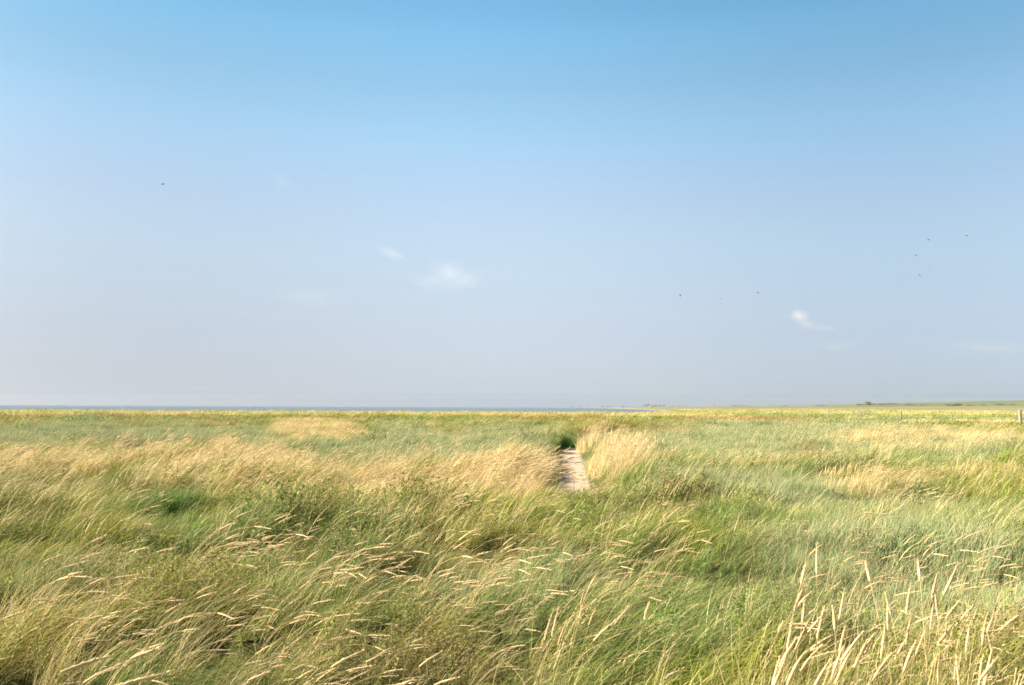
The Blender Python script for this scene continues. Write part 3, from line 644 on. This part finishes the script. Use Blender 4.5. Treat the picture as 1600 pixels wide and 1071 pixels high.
for u, h, w in ((894, 9, 26), (905, 8, 24), (942, 10, 22), (948, 11, 24), (955, 9, 20), (974, 11, 16), (981, 8, 14), (1008, 15, 18), (1013, 18, 16), (1026, 16, 18), (1032, 13, 20), (1038, 15, 16), (1050, 9, 20), (1062, 9, 22), (1071, 7, 18), (918, 6, 16)):
    tree(u, 4300 + 300 * rng.random(), h, w)
def house(name, u, d, w, dep, h, roof, label, cat, wall_c, roof_c, tower=False):
    p = unproj(u, 636, dist=d); root = empty(name, (p.x, d, gz(p.x, d)), .2, label=label, category=cat)
    def box(x0, x1, y0, y1, z0, z1): 
        v = np.array([[x, y, z] for z in (z0, z1) for x, y in ((x0, y0), (x1, y0), (x1, y1), (x0, y1))], float)
        return v, np.array([[3, 2, 1, 0], [4, 5, 6, 7], [0, 1, 5, 4], [1, 2, 6, 5], [2, 3, 7, 6], [3, 0, 4, 7]])
    v, q = box(-w / 2, w / 2, -dep / 2, dep / 2, -1, h); link('wall', mesh_from('wall', v, q, None, None, None, False), wall_c, parent=root)
    e = .5
    if tower: v = np.array([[-w / 2 - e, -dep / 2 - e, h], [w / 2 + e, -dep / 2 - e, h], [w / 2 + e, dep / 2 + e, h], [-w / 2 - e, dep / 2 + e, h], [0, 0, h + roof]], float); t = [[0, 1, 4], [1, 2, 4], [2, 3, 4], [3, 0, 4]]; q = [[3, 2, 1, 0]]
    else: v = np.array([[-w / 2 - e, -dep / 2 - e, h], [w / 2 + e, -dep / 2 - e, h], [w / 2 + e, dep / 2 + e, h], [-w / 2 - e, dep / 2 + e, h], [-w / 2 - e, 0, h + roof], [w / 2 + e, 0, h + roof]], float); q = [[0, 1, 5, 4], [2, 3, 4, 5], [3, 2, 1, 0]]; t = [[0, 4, 3], [1, 2, 5]]
    link('roof', mesh_from('roof', v, q, t, None, None, False), roof_c, parent=root)
    glass = simple_mat('window_glass', (.04, .05, .06), .2)
    for k in ((-.3, 0, .3) if not tower else (0,)):
        v, q = box(k * w - .8, k * w + .8, -dep / 2 - .06, -dep / 2 + .02, h * .35, h * .75); link('window', mesh_from('window', v, q, None, None, None, False), glass, parent=root)
    return root
M_WALL = simple_mat('farm_brick', (.30, .22, .18), .9, 2, .2); M_ROOF = simple_mat('roof_tiles', (.16, .12, .11), .8, 2, .2)
house('farmhouse', 1019, 4100, 26, 11, 5, 6, 'tiny hazy farmhouse between the taller trees on the far shore', 'house', M_WALL, M_ROOF)
house('church_tower', 1115, 3600, 5, 5, 10, 6, 'tiny hazy tower on the horizon right of the far trees', 'tower', M_WALL, M_ROOF, True)
def ridge_house():
    p = unproj(1356, 629.6, dist=1640); r = house('farmhouse', 1356, 1640, 9, 7, 2.2, 2.4, 'tiny dark hut on the crest of the distant green rise', 'house', M_TRUNK, M_TRUNK); r.location.z = gz(p.x, 1640)
ridge_house()

# ------------------------------------------------------------------ birds
M_BIRD = simple_mat('dark_feathers', (.035, .035, .04), .7, 12, .35)
def bird(u, v, d, span, yaw, bank, up_in, up_out, label, pitch=0.0):
    s = span; V, Q = [], []
    def loft(rings):
        b = len(V); m = len(rings[0])
        for r_ in rings: V.extend(r_)
        for i in range(len(rings) - 1):
            for j in range(m): Q.append([b + i * m + j, b + i * m + (j + 1) % m, b + (i + 1) * m + (j + 1) % m, b + (i + 1) * m + j])
    def ring(y, rx, rz, zc=0): return [(rx * math.cos(a), y, zc + rz * math.sin(a)) for a in [k * math.pi / 4 for k in range(8)]]
    # beak, head, neck, breast, belly, rump, fanned tail
    loft([ring(.30 * s, .002 * s, .002 * s, .006 * s), ring(.262 * s, .010 * s, .010 * s, .008 * s), ring(.235 * s, .030 * s, .030 * s, .012 * s), ring(.19 * s, .034 * s, .032 * s, .010 * s), ring(.11 * s, .068 * s, .068 * s), ring(0, .074 * s, .072 * s, -.004 * s),
          ring(-.12 * s, .040 * s, .034 * s), ring(-.19 * s, .028 * s, .014 * s, .004 * s), ring(-.30 * s, .060 * s, .005 * s, .006 * s), ring(-.305 * s, .002, .001, .006 * s)])
    for sg in (-1, 1):
        rings = []; x, z = .02 * s, .02 * s
        for k, (dx, ang, lead, chord, th) in enumerate(((0, 0, .10, .19, .022), (.10, up_in, .12, .20, .018), (.10, up_in, .15, .19, .014), (.12, up_out, .11, .15, .010), (.10, up_out, .03, .10, .006), (.06, up_out, -.04, .03, .003))):
            x += dx * s * math.cos(ang); z += dx * s * math.sin(ang)
            pts = [(lead, 0), (lead - chord * .3, th), (lead - chord, 0), (lead - chord * .4, -th * .5)]
            if sg < 0: pts = pts[::-1]
            rings.append([(sg * x, py * s, z + pz * s) for py, pz in pts])
        loft(rings)
    o = link('bird', mesh_from('bird', np.array(V, float), np.array(Q)), M_BIRD, label=label, category='bird', group='birds in the sky')
    o.location = unproj(u, v, dist=d); o.rotation_euler = (pitch, bank, yaw)
bird(255, 288, 120, 1.0, R(75), R(-25), R(15), R(-10), 'largest dark bird flying alone high at the left')
bird(1510.5, 368.5, 150, 1.0, R(-80), R(10), R(5), R(-15), 'darkest bird, highest of the flock at far right')
bird(1451, 375, 165, 1.0, R(70), R(-20), R(20), R(-10), 'dark bird second highest in the flock at far right')
bird(1431.5, 400, 170, 1.0, R(-60), R(30), R(35), R(10), 'bird flying below the two highest birds at far right')
bird(1453, 420, 300, 1.0, R(80), R(5), R(10), R(-15), 'faintest bird low in the flock at far right')
bird(1437, 430, 200, 1.0, R(100), R(-10), R(-20), R(-35), 'lowest bird of the flock at far right, wings drooped')
bird(1063, 462.5, 190, 1.0, R(60), R(0), R(40), R(20), 'dark bird with raised wings right of the white cloud')
bird(1127, 467, 290, 1.0, R(80), R(10), R(30), R(0), 'tiny faint bird between two darker low birds')
bird(1184, 458, 165, 1.0, R(-75), R(15), R(15), R(-5), 'dark bird just above and left of the small bright cloud')

# ------------------------------------------------------------------ clouds
def cloud(u, v, w, h, dens, label, tilt=0.0, seed=0.0, dist=6000, rough=.9, lobes=None):
    m = bpy.data.materials.new('cloud_vapour'); m.use_nodes = True; nt = m.node_tree; nt.nodes.clear(); N = nt.nodes.new; L = nt.links.new
    def math_(op, a, b=None):
        n = N('ShaderNodeMath'); n.operation = op
        for i_, val in enumerate((a, b)):
            if val is None: continue
            if hasattr(val, 'is_linked'): L(val, n.inputs[i_])
            else: n.inputs[i_].default_value = val
        return n.outputs[0]
    tc = N('ShaderNodeTexCoord'); out = None
    wz = N('ShaderNodeTexNoise'); wz.noise_dimensions = '4D'; wz.inputs['W'].default_value = seed + 50; wz.inputs['Scale'].default_value = 2.6; wz.inputs['Detail'].default_value = 4; L(tc.outputs['Object'], wz.inputs['Vector'])
    w1 = N('ShaderNodeVectorMath'); w1.operation = 'SUBTRACT'; L(wz.outputs['Color'], w1.inputs[0]); w1.inputs[1].default_value = (.5, .5, .5)
    w2 = N('ShaderNodeVectorMath'); w2.operation = 'SCALE'; L(w1.outputs[0], w2.inputs[0]); w2.inputs['Scale'].default_value = .75
    w3 = N('ShaderNodeVectorMath'); w3.operation = 'ADD'; L(w2.outputs[0], w3.inputs[0]); L(tc.outputs['Object'], w3.inputs[1])
    for (cx, cz, rx, rz, k) in (lobes or [(0, 0, .9, .9, 1)]):
        mp = N('ShaderNodeMapping'); mp.vector_type = 'POINT'; mp.inputs['Location'].default_value = (-cx / rx, 0, -cz / rz); mp.inputs['Scale'].default_value = (1 / rx, 1.1, 1 / rz); L(w3.outputs[0], mp.inputs[0])
        ln = N('ShaderNodeVectorMath'); ln.operation = 'LENGTH'; L(mp.outputs[0], ln.inputs[0])
        f = math_('MULTIPLY', math_('SUBTRACT', 1.0, ln.outputs['Value']), float(k)); out = f if out is None else math_('MAXIMUM', out, f)
    ns = N('ShaderNodeTexNoise'); ns.noise_dimensions = '4D'; ns.inputs['W'].default_value = seed; ns.inputs['Scale'].default_value = 2.3; ns.inputs['Detail'].default_value = 5; ns.inputs['Roughness'].default_value = .6
    mp2 = N('ShaderNodeMapping'); mp2.inputs['Scale'].default_value = (w / max(w, h), 1, h / max(w, h) * 1.3); L(tc.outputs['Object'], mp2.inputs[0]); L(mp2.outputs[0], ns.inputs['Vector'])
    out = math_('MAXIMUM', out, 0.0)
    den = math_('ADD', out, math_('MULTIPLY', math_('SUBTRACT', ns.outputs[0], .55), rough))
    den = math_('MULTIPLY', math_('MAXIMUM', math_('MULTIPLY', den, out), 0.0), dens)
    pv = N('ShaderNodeVolumePrincipled'); pv.inputs['Color'].default_value = (.99, .965, .95, 1); pv.inputs['Anisotropy'].default_value = .2; L(den, pv.inputs['Density'])
    o_ = N('ShaderNodeOutputMaterial'); L(pv.outputs[0], o_.inputs['Volume'])
    n = 24; th = np.linspace(0, math.pi, 13); rings = [[(math.sin(t) * math.cos(a), math.sin(t) * math.sin(a), math.cos(t)) for a in np.arange(n) / n * 6.28318] for t in th[1:-1]]
    V = np.array([p for r_ in rings for p in r_] + [(0, 0, 1), (0, 0, -1)]); Q = [[i * n + j, (i + 1) * n + j, (i + 1) * n + (j + 1) % n, i * n + (j + 1) % n] for i in range(len(rings) - 1) for j in range(n)]
    T = [[len(V) - 2, j, (j + 1) % n] for j in range(n)] + [[len(V) - 1, (len(rings) - 1) * n + (j + 1) % n, (len(rings) - 1) * n + j] for j in range(n)]
    k = dist / FPX; o = link('cloud', mesh_from('cloud', V, Q, T), m, label=label, category='cloud')
    o.location = unproj(u, v, dist=dist); o.scale = (w * k / 2, min(w, 90) * k / 2, h * k / 2); o.rotation_euler = (0, tilt, -math.atan2(o.location.x, o.location.y))
cloud(700, 432, 150, 66, .0021, 'largest puffy white cloud, left of the middle', 0, 1.7, lobes=[(.0, .12, .55, .85, .95), (-.3, -.25, .65, .6, .7), (.32, -.15, .62, .65, .9), (0, -.35, .95, .6, .6)], rough=.55)
cloud(613, 397, 80, 26, .0018, 'thin slanting wisp of cloud up left of the puffy cloud', R(22), 4.2)
cloud(485, 465, 190, 60, .0005, 'broad very faint cloud far left of the puffy cloud', 0, 8.8)
cloud(1252, 498, 56, 40, .0055, 'small bright cloud low above the far grassy rise', R(18), 31.4, rough=.5, lobes=[(-.12, .12, .72, .72, 1.2), (.30, -.25, .62, .5, .9)])
cloud(1280, 512, 84, 20, .0016, 'thin tail of cloud at the lower right of the small bright cloud', R(6), 15.3)
cloud(1310, 541, 90, 30, .0008, 'faint flat cloud below the small bright cloud', 0, 19.4)
cloud(1540, 543, 190, 38, .0009, 'faint long cloud low at the right edge of the sky', R(4), 22.9)
cloud(440, 283, 60, 44, .0006, 'barely visible streak of cloud highest in the left sky', R(35), 26.2)

# ------------------------------------------------------------------ haze
def build_haze():
    m = bpy.data.materials.new('sea_haze'); m.use_nodes = True; nt = m.node_tree; nt.nodes.clear()
    pv = nt.nodes.new('ShaderNodeVolumePrincipled'); pv.inputs['Color'].default_value = (.86, .91, .97, 1); pv.inputs['Density'].default_value = 5.5e-5; pv.inputs['Anisotropy'].default_value = 0.1
    o = nt.nodes.new('ShaderNodeOutputMaterial'); nt.links.new(pv.outputs[0], o.inputs['Volume'])
    a = 6000; v = np.array([[x, y, z] for z in (-6.0, 70.0) for x, y in ((-a, -a), (a, -a), (a, a), (-a, a))])
    q = [[3, 2, 1, 0], [4, 5, 6, 7], [0, 1, 5, 4], [1, 2, 6, 5], [2, 3, 7, 6], [3, 0, 4, 7]]
    link('haze', mesh_from('haze', v, q, None, None, m, False), kind='stuff', label='thin pale sea haze filling the air over the marsh')
build_haze()
